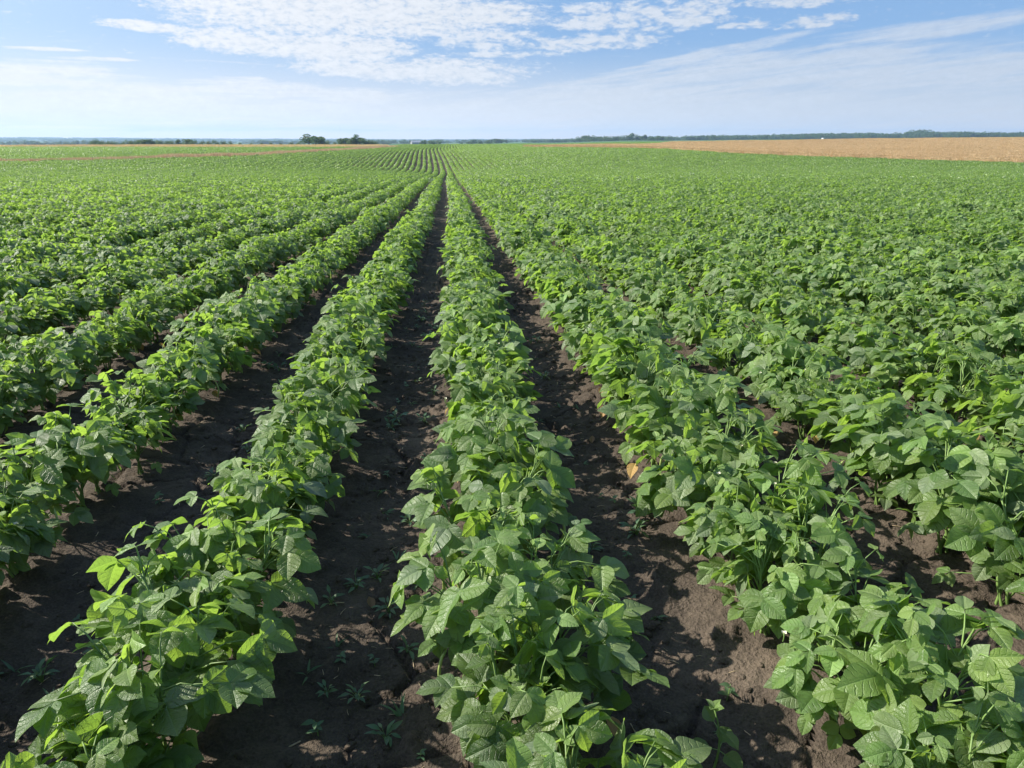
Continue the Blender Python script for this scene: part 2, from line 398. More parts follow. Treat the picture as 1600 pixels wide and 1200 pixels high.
# ------------------------------------------------------------------ mesh builder
class MB:
    def __init__(s): s.v = []; s.f = []; s.m = []; s.a = []; s.n = 0
    def add(s, v, f, m=0, a=None):
        v = np.asarray(v, float).reshape(-1, 3)
        s.v.append(v); s.a.append(np.zeros((len(v), 3)) if a is None else np.broadcast_to(np.asarray(a, float), (len(v), 3)))
        f = np.asarray(f, int) + s.n
        s.f.extend(f.tolist()); s.m.extend([m] * len(f)); s.n += len(v)
    def merge(s, o, R=None, off=(0, 0, 0), sc=1.0):
        for v, a in zip(o.v, o.a):
            w = v * sc
            if R is not None: w = w @ R.T
            s.v.append(w + np.asarray(off)); s.a.append(a)
        s.f.extend([[i + s.n for i in f] for f in o.f]); s.m.extend(o.m); s.n += o.n
    def tube(s, pts, r0, r1, sides=5, m=0, a=(0, 0, .5)):
        pts = np.asarray(pts, float); n = len(pts)
        d = np.gradient(pts, axis=0); d /= np.linalg.norm(d, axis=1)[:, None] + 1e-9
        ref = np.where(np.abs(d[:, 2:3]) > .9, np.array([[1., 0, 0]]), np.array([[0, 0, 1.]]))
        e1 = np.cross(d, ref); e1 /= np.linalg.norm(e1, axis=1)[:, None] + 1e-9; e2 = np.cross(d, e1)
        r = np.linspace(r0, r1, n)[:, None, None]
        th = np.linspace(0, 2 * pi, sides, endpoint=False)
        ring = pts[:, None, :] + r * (np.cos(th)[None, :, None] * e1[:, None, :] + np.sin(th)[None, :, None] * e2[:, None, :])
        f = [[i * sides + j, i * sides + (j + 1) % sides, (i + 1) * sides + (j + 1) % sides, (i + 1) * sides + j] for i in range(n - 1) for j in range(sides)]
        s.add(ring, f, m, a)
        s.f.append([s.n - sides + j for j in range(sides)]); s.m.append(m)
    def mesh(s, name, mats, smooth=True):
        me = bpy.data.meshes.new(name)
        me.from_pydata(np.concatenate(s.v).tolist() if s.v else [], [], s.f)
        if s.v:
            at = me.attributes.new('leaf', 'FLOAT_VECTOR', 'POINT'); at.data.foreach_set('vector', np.concatenate(s.a).astype(np.float32).ravel())
        for m in mats: me.materials.append(m)
        me.polygons.foreach_set('material_index', s.m)
        me.polygons.foreach_set('use_smooth', [smooth] * len(s.f))
        me.update()
        return me


def link(name, me, parent=None, loc=None):
    o = bpy.data.objects.new(name, me); C.objects.link(o)
    if parent is not None: o.parent = parent
    if loc is not None: o.location = loc
    return o


def tag(o, label=None, cat=None, group=None, kind=None):
    if label: o['label'] = label
    if cat: o['category'] = cat
    if group: o['group'] = group
    if kind: o['kind'] = kind
    return o


def thing(name, label, cat, loc=(0, 0, 0), rz=0.0, group=None):
    o = bpy.data.objects.new(name, None); C.objects.link(o)
    o.location = loc; o.rotation_euler = (0, 0, rz); o.empty_display_size = .1
    return tag(o, label, cat, group)


def copy_thing(root):
    r = root.copy(); C.objects.link(r)
    for ch in root.children:
        c = ch.copy(); C.objects.link(c); c.parent = r
        for g in ch.children:
            d = g.copy(); C.objects.link(d); d.parent = c
    return r


def unit(v): return v / (np.linalg.norm(v) + 1e-9)


def rot(v, k, ang):
    return v * cos(ang) + np.cross(k, v) * sin(ang) + k * np.dot(k, v) * (1 - cos(ang))


_grid = {}


def leaf_grid(nv, nu):
    if (nv, nu) not in _grid:
        v = np.linspace(0, 1, nv + 1) ** .9; u = np.linspace(-1, 1, nu + 1)
        V, U = np.meshgrid(v, u, indexing='ij')
        f = [[i * (nu + 1) + j, i * (nu + 1) + j + 1, (i + 1) * (nu + 1) + j + 1, (i + 1) * (nu + 1) + j] for i in range(nv) for j in range(nu)]
        w = np.sin(pi * np.clip(V, 0, 1) ** .72) ** .72 * (1 - .30 * sstep(V, .70, .98))
        _grid[(nv, nu)] = (V, U, w, np.array(f))
    return _grid[(nv, nu)]


def leaflet(mb, base, axis, nrm, L, nv, nu, r, tint, mat=0, wid=.40, fold=.22, curl=.22, lop=0.0, sharp=False):
    """one heart-shaped blade with a pointed tip, folded along its midrib and drooping to the tip"""
    V, U, w, f = leaf_grid(nv, nu)
    nrm = unit(nrm - axis * np.dot(nrm, axis)); side = np.cross(axis, nrm)
    W = w * (1 + lop * np.sign(U)) * wid * L
    x = U * W; y = V * L - .10 * L * (np.abs(U) ** 1.5) * np.clip(1 - V * 3.5, 0, 1)
    ph = r.uniform(0, 6.28)
    z = fold * np.abs(x) - curl * L * V ** 2 * 1.0 + .05 * L * np.sin(V * 7 + ph + 2 * np.sign(U)) * U ** 2 * w + r.uniform(-.12, .12) * x
    if nv >= 8:
        q = (V - .62 * np.abs(x) / L) * 5.5 + .25 * np.sign(U)
        z = z - .012 * L * np.cos(2 * pi * q) * np.clip(np.abs(U) * 3, 0, 1) * np.clip((1 - np.abs(U)) * 3, .3, 1) * w
    P = base + x[..., None] * side + y[..., None] * axis + z[..., None] * nrm
    a = np.stack([x / L, V, np.full_like(V, tint)], -1)
    mb.add(P.reshape(-1, 3), f, mat, a.reshape(-1, 3))


def tint_of(r, young=0.0):
    if young: return min(.93, .68 + .24 * r.rand())
    return float(np.clip(r.normal(.40, .2), 0, .9))


def bean_plant(seed, lod, H=.35, spread=.24, vine=False):
    """foliage and stems of one bush bean plant; returns (foliage, stems, end points low down for pods and flowers)"""
    r = rs(seed); fol = MB(); st = MB(); low = []
    nb = 4
    nodes = []
    for b in range(nb):
        ph = b * 2 * pi / nb + r.uniform(-.5, .5); h = H * r.uniform(.66, .86); lean = r.uniform(.03, .10)
        t = np.linspace(0, 1, 6)
        pts = np.stack([cos(ph) * lean * t ** 1.3 + .012 * np.sin(t * 6 + ph), sin(ph) * lean * t ** 1.3 + .01 * np.cos(t * 5 + ph), h * t], 1)
        if lod == 0: st.tube(pts, .0042, .0018, 5)
        nodes.append((pts, ph))
        low.append(pts[2] + np.array([cos(ph), sin(ph), 0]) * .03)
    n = {0: 52, 1: 46, 2: 36, 3: 17}[lod]
    for i in range(n):
        pts, ph = nodes[i % nb]
        t = .22 + .78 * ((i // nb + r.rand()) / (n / nb)); t = min(t, 1.0)
        k = t * 5; k0 = min(int(k), 4); node = pts[k0] + (pts[k0 + 1] - pts[k0]) * (k - k0)
        phi = ph + r.normal(0, .95); top = t > .84
        plen = r.uniform(.06, .135) * (0.62 if top else 1.0)
        el = r.uniform(.15, 1.0) if not top else r.uniform(.7, 1.4)
        end = node + plen * np.array([cos(phi) * cos(el), sin(phi) * cos(el), sin(el)])
        end[2] = min(end[2], H * 1.10); end[2] = max(end[2], .05)
        rad = math.hypot(end[0], end[1])
        lim = spread * r.uniform(.72, 1.28)
        if rad > lim: end[:2] *= lim / rad
        out = np.array([cos(phi), sin(phi), 0])
        if lod == 0:
            mid = (node + end) / 2 + np.array([0, 0, .012])
            st.tube([node, mid, end], .0019, .0013, 4)
        L = r.uniform(.043, .073) * (r.uniform(.5, .85) if top else 1.0) * (1 - .15 * (t < .35))
        droop = r.normal(.42, .38)
        axis = unit(out * cos(droop) - np.array([0, 0, sin(droop)]))
        nrm = unit(np.array([0, 0, 1.0]) + .35 * SUN_DIR + out * .40 + r.normal(0, .44, 3))
        nrm = unit(nrm - axis * np.dot(nrm, axis))
        yt = tint_of(r, top and r.rand() < .55)
        if lod <= 1:
            nv, nu = (15, 8) if lod == 0 else (3, 2)
            for a_, s_, gap in ((0, 1.0, .016), (1.15, .92, .004), (-1.15, .92, .004)):
                a2 = unit(rot(axis, nrm, a_ + r.normal(0, .13)) + r.normal(0, .10, 3))
                n2 = unit(nrm + r.normal(0, .20, 3))
                leaflet(fol, end + a2 * gap, a2, n2, L * s_, nv, nu, r, float(np.clip(yt + r.normal(0, .06), 0, .93)), 0, r.uniform(.37, .45), r.uniform(.0, .30), r.uniform(.02, .42), .12 * np.sign(a_))
        elif lod == 2:
            for a_ in (.75, -.75):
                a2 = unit(rot(axis, nrm, a_) + r.normal(0, .15, 3))
                leaflet(fol, end, a2, nrm + r.normal(0, .25, 3), L * 1.12, 2, 2, r, yt, 0, .48, r.uniform(.1, .4), .25)
        else:
            leaflet(fol, end - axis * .04, axis, nrm + r.normal(0, .2, 3), L * 1.8, 2, 2, r, yt, 0, .55, r.uniform(.1, .4), .25)
    if lod == 0:
        for b in range(nb):                                             # pale new leaves and buds at the growing tips
            tip = nodes[b][0][-1]
            for q in range(3):
                ph = r.uniform(0, 6.28); a = unit(np.array([cos(ph), sin(ph), r.uniform(.2, 1.4)]))
                leaflet(fol, tip, a, np.array([0, 0, 1.0]) + r.normal(0, .4, 3), r.uniform(.018, .034), 4, 2, r, .92, 0, .36, .5, .1)
    if vine:
        ph = r.uniform(0, 6.28); t = np.linspace(0, 1, 9)
        base = nodes[0][0][-1]
        hgt = r.uniform(.10, .17)
        sp = base + np.stack([.05 * t ** 2 * cos(ph) + .012 * np.sin(t * 9), .05 * t ** 2 * sin(ph) + .012 * np.cos(t * 8), hgt * t - .03 * np.clip(t - .8, 0, 1) * 5 * t], 1)
        tip = MB(); tip.tube(sp, .0019, .0008, 5, 1)
        for k in (3, 5, 7, 8):
            for q in range(2):
                a = unit(np.array([cos(ph + q * 3 + k), sin(ph + q * 3 + k), r.uniform(-.2, .6)]))
                leaflet(tip, sp[k], a, np.array([0, 0, 1.0]) + r.normal(0, .3, 3), r.uniform(.014, .034), 4, 2, r, .9, 0, .36, .4, .2)
        return fol, st, low, tip
    return fol, st, low, None


def flower(r):
    mb = MB()
    for k in range(4):
        a = k * 1.57 + r.uniform(-.3, .3); ax = unit(np.array([cos(a), sin(a), r.uniform(.2, .9)]))
        leaflet(mb, np.zeros(3), ax, np.array([0, 0, 1.0]), r.uniform(.006, .009), 3, 2, r, .5, 0, .5, .4, -.2)
    mb.tube([[0, 0, -.022], [0.002, 0, -.01], [0, 0, .002]], .0012, .002, 5, 1)
    return mb


def pod(r):
    mb = MB(); t = np.linspace(0, 1, 8); L = r.uniform(.07, .10); ph = r.uniform(0, 6.28); b = r.uniform(.015, .03)
    x = b * np.sin(pi * t); pts = np.stack([x * cos(ph), x * sin(ph), -L * t], 1)
    for i in range(1):
        n = len(pts); mb.tube(pts, .0036, .0042, 6)
    prof = np.array([.4, .9, 1, 1, 1, .95, .7, .12])
    v = mb.v[0].reshape(n, 6, 3); c = pts[:, None, :]; mb.v[0] = (c + (v - c) * prof[:, None, None]).reshape(-1, 3)
    return mb


# ------------------------------------------------------------------ scatters: one object, its own small meshes set out by nodes
def scatter(name, protos, pts, mats, label, cat):
    """pts: x, y, z, rotz, scale, index.  The mesh carries the pattern pieces and one loose vertex per place."""
    mb = MB(); pid = []
    for k, p in enumerate(protos):
        mb.merge(p); pid += [k] * p.n
    P = np.asarray(pts, float); nP = len(P)
    me = bpy.data.meshes.new(name)
    V = np.concatenate(mb.v + [P[:, :3]])
    me.from_pydata(V.tolist(), [], mb.f)
    def attr(nm, typ, arr, key='value'):
        a = me.attributes.new(nm, typ, 'POINT'); a.data.foreach_set(key, arr)
    attr('leaf', 'FLOAT_VECTOR', np.concatenate(mb.a + [np.zeros((nP, 3))]).astype(np.float32).ravel(), 'vector')
    attr('piece', 'INT', np.concatenate([pid, np.full(nP, -1)]).astype(np.int32))
    z = np.zeros(mb.n)
    attr('turn', 'FLOAT', np.concatenate([z, P[:, 3]]).astype(np.float32))
    attr('size', 'FLOAT', np.concatenate([z, P[:, 4]]).astype(np.float32))
    attr('pick', 'INT', np.concatenate([z, P[:, 5]]).astype(np.int32))
    for m in mats: me.materials.append(m)
    me.polygons.foreach_set('material_index', mb.m)
    me.polygons.foreach_set('use_smooth', [True] * len(mb.f))
    me.update()
    o = link(name, me)
    g = bpy.data.node_groups.new(name + '_layout', 'GeometryNodeTree')
    g.interface.new_socket('Geometry', in_out='INPUT', socket_type='NodeSocketGeometry')
    g.interface.new_socket('Geometry', in_out='OUTPUT', socket_type='NodeSocketGeometry')
    N = g.nodes; Lk = g.links
    gi = N.new('NodeGroupInput'); go = N.new('NodeGroupOutput')
    def named(nm, typ):
        a = N.new('GeometryNodeInputNamedAttribute'); a.data_type = typ; a.inputs['Name'].default_value = nm
        return [s for s in a.outputs if s.enabled and s.name == 'Attribute'][0]
    pc = named('piece', 'INT')
    def only(k):
        c = N.new('FunctionNodeCompare'); c.data_type = 'INT'; c.operation = 'EQUAL'
        ins = [s for s in c.inputs if s.type == 'INT']
        Lk.new(pc, ins[0]); ins[1].default_value = k
        s = N.new('GeometryNodeSeparateGeometry'); s.domain = 'POINT'
        Lk.new(gi.outputs[0], s.inputs['Geometry']); Lk.new(c.outputs[0], s.inputs['Selection'])
        return s.outputs['Selection']
    join = N.new('GeometryNodeGeometryToInstance')
    pieces = [only(k) for k in range(len(protos))]
    for s in reversed(pieces): Lk.new(s, join.inputs[0])
    iop = N.new('GeometryNodeInstanceOnPoints')
    Lk.new(only(-1), iop.inputs['Points']); Lk.new(join.outputs[0], iop.inputs['Instance'])
    iop.inputs['Pick Instance'].default_value = True
    Lk.new(named('pick', 'INT'), iop.inputs['Instance Index'])
    cx = N.new('ShaderNodeCombineXYZ'); Lk.new(named('turn', 'FLOAT'), cx.inputs[2]); Lk.new(cx.outputs[0], iop.inputs['Rotation'])
    Lk.new(named('size', 'FLOAT'), iop.inputs['Scale'])
    Lk.new(iop.outputs[0], go.inputs[0])
    md = o.modifiers.new('layout', 'NODES'); md.node_group = g
    return tag(o, label, cat, None, 'stuff')


# ------------------------------------------------------------------ ground: one sheet to the horizon
def axis_coords(lo, hi, step, far, grow):
    c = list(np.arange(lo, hi + 1e-6, step)); s = step
    while c[-1] < far: s *= grow; c.append(c[-1] + s)
    s = step; d = [lo]
    while d[-1] > -far: s *= grow; d.append(d[-1] - s)
    return np.array(d[:0:-1] + c)


def soil_relief(X, Y):
    ph = ((X - ROW0 - bend(Y)) / ROW) % 1.0
    ridge = .022 * (np.cos(2 * pi * ph) - 1)                             # a slight hill under each row
    r = .030 * fbm(X * 3, Y * 3, 11, 3) + .022 * fbm(X * 14, Y * 14, 21, 5, .65)
    clod = np.clip(fbm(X * 17 + 3, Y * 17, 31, 2) - .12, 0, 1) * .09
    # drying cracks
    cs = .23; gx = (X + .05 * fbm(X * 9, Y * 9, 41, 2)) / cs; gy = (Y + .05 * fbm(X * 9 + 40, Y * 9, 43, 2)) / cs
    d1 = np.full(X.shape, 9.); d2 = np.full(X.shape, 9.)
    ix = np.floor(gx); iy = np.floor(gy)
    for a in (-1, 0, 1):
        for b in (-1, 0, 1):
            qx = ix + a + hash2(ix + a, iy + b, 51); qy = iy + b + hash2(ix + a, iy + b, 52)
            d = np.hypot(gx - qx, gy - qy)
            d2 = np.where(d < d1, d1, np.minimum(d2, d)); d1 = np.minimum(d1, d)
    e = (d2 - d1) * cs
    crack = -.032 * (1 - sstep(e, .002, .016)) * sstep(fbm(X * 1.3, Y * 1.3, 61, 2), -.10, .06)
    fade = (1 - sstep(np.hypot(X, Y), 8, 14))
    return ridge * (1 - sstep(np.hypot(X, Y), 120, 160)) + (r + clod + crack) * fade


def build_ground():
    xs = axis_coords(-2.3, 2.6, .0125, 16000, 1.05); ys = axis_coords(.55, 4.6, .0125, 16000, 1.05)
    X, Y = np.meshgrid(xs, ys, indexing='xy')
    Z = ground_z(X, Y) + soil_relief(X, Y)
    nx, ny = len(xs), len(ys)
    V = np.stack([X, Y, Z], -1).reshape(-1, 3)
    i = np.arange(ny - 1)[:, None] * nx + np.arange(nx - 1)[None, :]
    F = np.stack([i, i + 1, i + nx + 1, i + nx], -1).reshape(-1, 4)
    me = bpy.data.meshes.new('ground')
    me.vertices.add(len(V)); me.vertices.foreach_set('co', V.ravel())
    me.loops.add(F.size); me.loops.foreach_set('vertex_index', F.ravel())
    me.polygons.add(len(F)); me.polygons.foreach_set('loop_start', np.arange(0, F.size, 4))
    me.update(calc_edges=True); me.validate()
    me.polygons.foreach_set('use_smooth', [True] * len(me.polygons))
    me.materials.append(M_GROUND)
    o = link('ground', me); tag(o, None, None, None, 'structure')


build_ground()

# ------------------------------------------------------------------ the bean rows
SP = .18
NV = 12
KIND = ['leafy', 'flowering', 'leafy', 'podded', 'yellow-footed', 'vine-tipped', 'leafy', 'flowering', 'podded', 'yellow-footed', 'leafy', 'vine-tipped']
ORD = lambda n: f"{n}{'th' if 10 <= n % 100 <= 20 else {1: 'st', 2: 'nd', 3: 'rd'}.get(n % 10, 'th')}"
NUM = ['', 'first', 'second', 'third', 'fourth', 'fifth', 'sixth', 'seventh', 'eighth', 'ninth', 'tenth', 'eleventh', 'twelfth', 'thirteenth', 'fourteenth']


def row_name(k):
    if k == 0: return 'centre row'
    return f"{NUM[abs(k)]} row {'left' if k < 0 else 'right'} of centre"


variants = []


def make_variants():
    for v in range(NV):
        kind = KIND[v]; r = rs(900 + v)
        fol, st, low, tip = bean_plant(100 + v, 0, r.uniform(.33, .385), r.uniform(.22, .26), kind == 'vine-tipped')
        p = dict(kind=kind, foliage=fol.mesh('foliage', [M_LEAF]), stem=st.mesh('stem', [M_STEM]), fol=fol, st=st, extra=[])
        if tip: p['extra'].append(('vine_tip', tip.mesh('vine_tip', [M_LEAF, M_STEM]), (0, 0, 0), None))
        if kind == 'flowering':
            for q in range(4):
                a = r.uniform(0, 6.28); p['extra'].append(('flower', flower(r).mesh('flower', [M_PETAL, M_STEM]), (cos(a) * r.uniform(.05, .16), sin(a) * r.uniform(.05, .16), r.uniform(.17, .30)), 'small white flower'))
        if kind == 'podded':
            for q in range(4):
                a = r.uniform(0, 6.28); p['extra'].append(('bean_pod', pod(r).mesh('bean_pod', [M_POD]), (cos(a) * r.uniform(.06, .13), sin(a) * r.uniform(.06, .13), r.uniform(.13, .22)), None))
        if kind == 'yellow-footed':
            for q in range(2):
                mb = MB(); a = r.uniform(0, 6.28); ax = unit(np.array([cos(a), sin(a), -.5]))
                leaflet(mb, np.zeros(3), ax, np.array([0, 0, 1.0]) + r.normal(0, .3, 3), r.uniform(.032, .05), 9, 6, r, r.rand(), 0, .4, .3, .4)
                p['extra'].append(('withered_leaf', mb.mesh('withered_leaf', [M_WILT]), (cos(a) * .13, sin(a) * .13, r.uniform(.05, .09)), 'yellow withered leaf'))
        variants.append(p)


make_variants()


def vigor(X, Y):
    """how tall the rows stand: gentle waves along each row, taller on the left, and thin spots"""
    return np.clip(1.0 + .34 * fbm(X * .9, Y * .7, 71, 3) + .30 * fbm(X * 2.5, Y * 2.2, 75, 2) - .55 * np.clip(fbm(X * 1.7 + 30, Y * 1.3, 79, 2) - .20, 0, 1), .62, 1.22)


def side_step(k, y=9): return .074 if k >= 1 else (.058 if y < 2.2 else .035) if k == 0 else .036


def build_beans():
    r = rs(5)
    cand = []
    for k in range(-14, 15):
        ys = np.arange(-1.6, 13.2, SP if k < 1 else .145) + r.uniform(0, SP)
        for j, y in enumerate(ys):
            x = ROW0 + ROW * k + float(bend(y)) + r.normal(0, .018) + side_step(k, y) * (1 if j % 2 else -1)
            cand.append((k, x, y + r.normal(0, .03)))
    cand = np.array(cand)
    z = ground_z(cand[:, 1], cand[:, 2]) - .012
    fx, fy, d = frame_xy(cand[:, 1], cand[:, 2], z + .2)
    D = np.hypot(cand[:, 1], cand[:, 2])
    seen = (d > .3) & (fx > -25) & (fx < 1625) & (fy < 1245)
    order = np.argsort(np.where(seen, D, 1e9))
    single = set(order[:300].tolist())
    sc = vigor(cand[:, 1], cand[:, 2]) * r.uniform(.90, 1.10, len(cand)) * np.where(cand[:, 0] >= 1, 1.09, np.where(cand[:, 0] == 0, 1.08, 1.06))
    turn = r.uniform(0, 2 * pi, len(cand)); pick = r.randint(0, NV, len(cand))
    count = {}; protos = {}
    for i in order[:300]:
        k = int(cand[i, 0]); v = int(pick[i])
        count[k] = count.get(k, 0) + 1
        lab = f"{KIND[v]} bean plant, {ORD(count[k])} from the near end of the {row_name(k)}"
        if v not in protos:
            p = variants[v]
            t = thing('bean_plant', lab, 'bean plant', group='bean plants in the near rows')
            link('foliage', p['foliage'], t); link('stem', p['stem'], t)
            for nm, me, loc, pl in p['extra']:
                q = link(nm, me, t, loc)
                if pl: q['label'] = pl
            protos[v] = t
        else:
            t = copy_thing(protos[v])
        t.location = (cand[i, 1], cand[i, 2], z[i]); t.rotation_euler = (0, 0, turn[i]); t.scale = (sc[i],) * 3
        t['label'] = lab
    # the rest of the crop
    pro = []; pts = []
    for v in range(6):
        m = MB(); m.merge(variants[v]['fol']); s = variants[v]['st']; n0 = len(m.m); m.merge(s)
        for j in range(n0, len(m.m)): m.m[j] = 1
        pro.append(m)
    Dr = np.sqrt(sorted((D[list(single)] ** 2))[-1])
    for i in range(len(cand)):
        if i in single or d[i] < -1.5: continue
        pts.append((cand[i, 1], cand[i, 2], z[i], turn[i], sc[i], pick[i] % 6))
    # 13 m to 34 m: pieces of row four plants long
    n1 = len(pro)
    for v in range(14):
        m = MB(); q = rs(300 + v); sd = .074 if v >= 7 else .030
        for j in range(4):
            fol = bean_plant(2000 + v * 10 + j, 1, q.uniform(.33, .385), q.uniform(.22, .26))[0]
            m.merge(fol, None, (q.normal(0, .018) + (sd if j % 2 else -sd), (j - 1.5) * SP, 0), q.uniform(.9, 1.08))
        pro.append(m)
    n2 = len(pro)
    for v in range(14):
        m = MB(); q = rs(400 + v); sd = .074 if v >= 7 else .030
        for j in range(8):
            fol = bean_plant(3000 + v * 10 + j, 2, q.uniform(.33, .385), .235)[0]
            m.merge(fol, None, (q.normal(0, .02) + (sd if j % 2 else -sd), (j - 3.5) * SP, 0), q.uniform(.88, 1.1))
        m.m = [2] * len(m.m)
        pro.append(m)
    n3 = len(pro)
    for v in range(14):
        m = MB(); q = rs(500 + v); sd = .074 if v >= 7 else .030
        for j in range(16):
            fol = bean_plant(4000 + v * 20 + j, 3, q.uniform(.33, .385), .21)[0]
            m.merge(fol, None, (q.normal(0, .02) + (sd if j % 2 else -sd), (j - 7.5) * SP, 0), q.uniform(.88, 1.1))
        m.m = [2] * len(m.m)
        pro.append(m)

    def lay(y0, y1, step, base, nv, lift=0.0):
        Y = np.arange(y0, y1, step) + step / 2
        for k in range(-420, 240):
            X = ROW0 + ROW * k + bend(Y)
            D_ = np.hypot(X, Y); A = np.degrees(np.arctan2(X, Y))
            ok = (A > -37 - 60 / D_) & (A < 46 + 60 / D_) & (D_ < 292)
            ok &= ~inside(WHEAT, X, Y) & ~inside(STRIP, X, Y)
            ok &= (verge_gap(X, Y) > .35) & ~inside(BEHIND, X, Y)
            if not ok.any(): continue
            X = X[ok]; Yk = Y[ok] + r.normal(0, .03, ok.sum()); Z = ground_z(X, Yk) - .012 + lift
            s = vigor(X, Yk); flip = r.randint(0, 2, len(X)) * pi
            th = np.arctan((bend(Yk + .5) - bend(Yk - .5)))
            s = s * (1.09 if k >= 1 else 1.08 if k == 0 else 1.05)
            for a in zip(X, Yk, Z, flip - th, s * r.uniform(.95, 1.05, len(X)), base + (7 if k >= 1 else 0) + r.randint(0, 7, len(X))): pts.append(a)
    lay(13.2, 34.8, 4 * SP, n1, 9)
    lay(34.8, 86.6, 8 * SP, n2, 9)
    lay(86.6, 292, 16 * SP, n3, 9)
    # beyond the individually built rows, out to the sides, up to 13 m
    Y = np.arange(1.0, 13.2, 4 * SP) + 2 * SP
    for k in list(range(-30, -14)) + list(range(15, 34)):
        X = ROW0 + ROW * k + bend(Y); A = np.degrees(np.arctan2(X, Y)); D_ = np.hypot(X, Y)
        ok = (A > -37 - 120 / D_) & (A < 46 + 120 / D_)
        for x_, y_ in zip(X[ok], Y[ok]):
            pts.append((x_, y_, gz(x_, y_) - .012, r.randint(0, 2) * pi, float(vigor(np.array([x_]), np.array([y_]))[0]), n1 + (7 if k >= 1 else 0) + r.randint(0, 7)))
    print('bean pieces', len(pts), 'individual to', Dr)
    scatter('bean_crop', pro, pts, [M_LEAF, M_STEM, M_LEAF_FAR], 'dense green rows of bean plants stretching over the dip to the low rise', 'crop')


build_beans()

# ------------------------------------------------------------------ wheat, stubble and dry verge
def blades(seed, n, w, h0, h1, size, head=True, lean=.18, tint=None):
    r = rs(seed); mb = MB()
    for i in range(n):
        x, y = r.uniform(-size / 2, size / 2, 2); h = r.uniform(h0, h1); a = r.uniform(0, 6.28); l = r.normal(0, lean, 2) * h; b = w * r.uniform(.6, 1.3)
        dx, dy = cos(a) * b, sin(a) * b; t = r.rand()
        top = np.array([x + l[0], y + l[1], h]); mid = np.array([x + l[0] * .45, y + l[1] * .45, h * .62])
        mb.add([[x - dx * .6, y - dy * .6, 0], [x + dx * .6, y + dy * .6, 0], mid + [dx * .7, dy * .7, 0], mid - [dx * .7, dy * .7, 0], top], [[0, 1, 2, 3]], 0, (0, 0, t))
        mb.f.append([mb.n - 2, mb.n - 3, mb.n - 1]); mb.m.append(0)
        if head:
            e = top + [l[0] * .3, l[1] * .3, -.02 * h]
            mb.add([mid + (top - mid) * .6 + [dx * 1.2, dy * 1.2, 0], top + [dx * 1.3, dy * 1.3, 0], e, top - [dx * 1.3, dy * 1.3, 0], mid + (top - mid) * .6 - [dx * 1.2, dy * 1.2, 0]], [[0, 1, 2]], 0, (0, 0, min(1, t + .3)))
            q = mb.n - 5; mb.f += [[q, q + 2, q + 3], [q, q + 3, q + 4]]; mb.m += [0, 0]
    return mb


def fill(poly, step, r, amin=-42, amax=52, dmax=400):
    P = np.array(poly); x0, y0 = P.min(0); x1, y1 = P.max(0)
    X, Y = np.meshgrid(np.arange(x0, x1, step), np.arange(y0, y1, step)); X = X.ravel(); Y = Y.ravel()
    X = X + r.uniform(-.3, .3, len(X)) * step; Y = Y + r.uniform(-.3, .3, len(Y)) * step
    A = np.degrees(np.arctan2(X, Y)); ok = inside(poly, X, Y) & (A > amin) & (A < amax) & (np.hypot(X, Y) < dmax)
    return X[ok], Y[ok]


def build_grain():
    r = rs(8)
    pro = [blades(40 + i, 130, .013, .72, .86, 1.5) for i in range(5)]
    X, Y = fill(WHEAT, .95, r)
    Z = ground_z(X, Y) - .02
    pts = np.stack([X, Y, Z, r.uniform(0, 6.28, len(X)), np.clip(.95 + .35 * fbm(X * .12, Y * .12, 81, 3), .8, 1.12), r.randint(0, 5, len(X))], 1)
    scatter('wheat_field', pro, pts, [M_WHEAT], 'ripe golden wheat field rising to the right behind the beans', 'wheat')
    pro = [blades(60 + i, 90, .02, .3, .62, 1.8, True, .25) for i in range(4)]
    X, Y = fill(STRIP, 1.4, r, -60, 20)
    pts = np.stack([X, Y, ground_z(X, Y) - .02, r.uniform(0, 6.28, len(X)), r.uniform(.85, 1.1, len(X)), r.randint(0, 4, len(X))], 1)
    scatter('pale_stubble_strip', pro, pts, [M_PALESTRAW], 'thin pale yellow strip of ripe grain below the left tree line', 'grain')
    pro = [blades(70 + i, 70, .018, .30, .72, 1.3, False, .3) for i in range(4)]
    X, Y = fill([(-150, 70), (-10, 90), (-8, 205), (-150, 205)], .55, r, -60, 20)
    ok = verge_gap(X, Y) < .2; X, Y = X[ok], Y[ok]
    pts = np.stack([X, Y, ground_z(X, Y) - .02, r.uniform(0, 6.28, len(X)), np.clip(.95 + .8 * fbm(X * .3, Y * .1, 85, 2), .5, 1.3), r.randint(0, 4, len(X))], 1)
    scatter('dry_grass_verge', pro, pts, [M_DRYGRASS], 'brown dry grass verge between the two green fields on the left', 'grass')


build_grain()

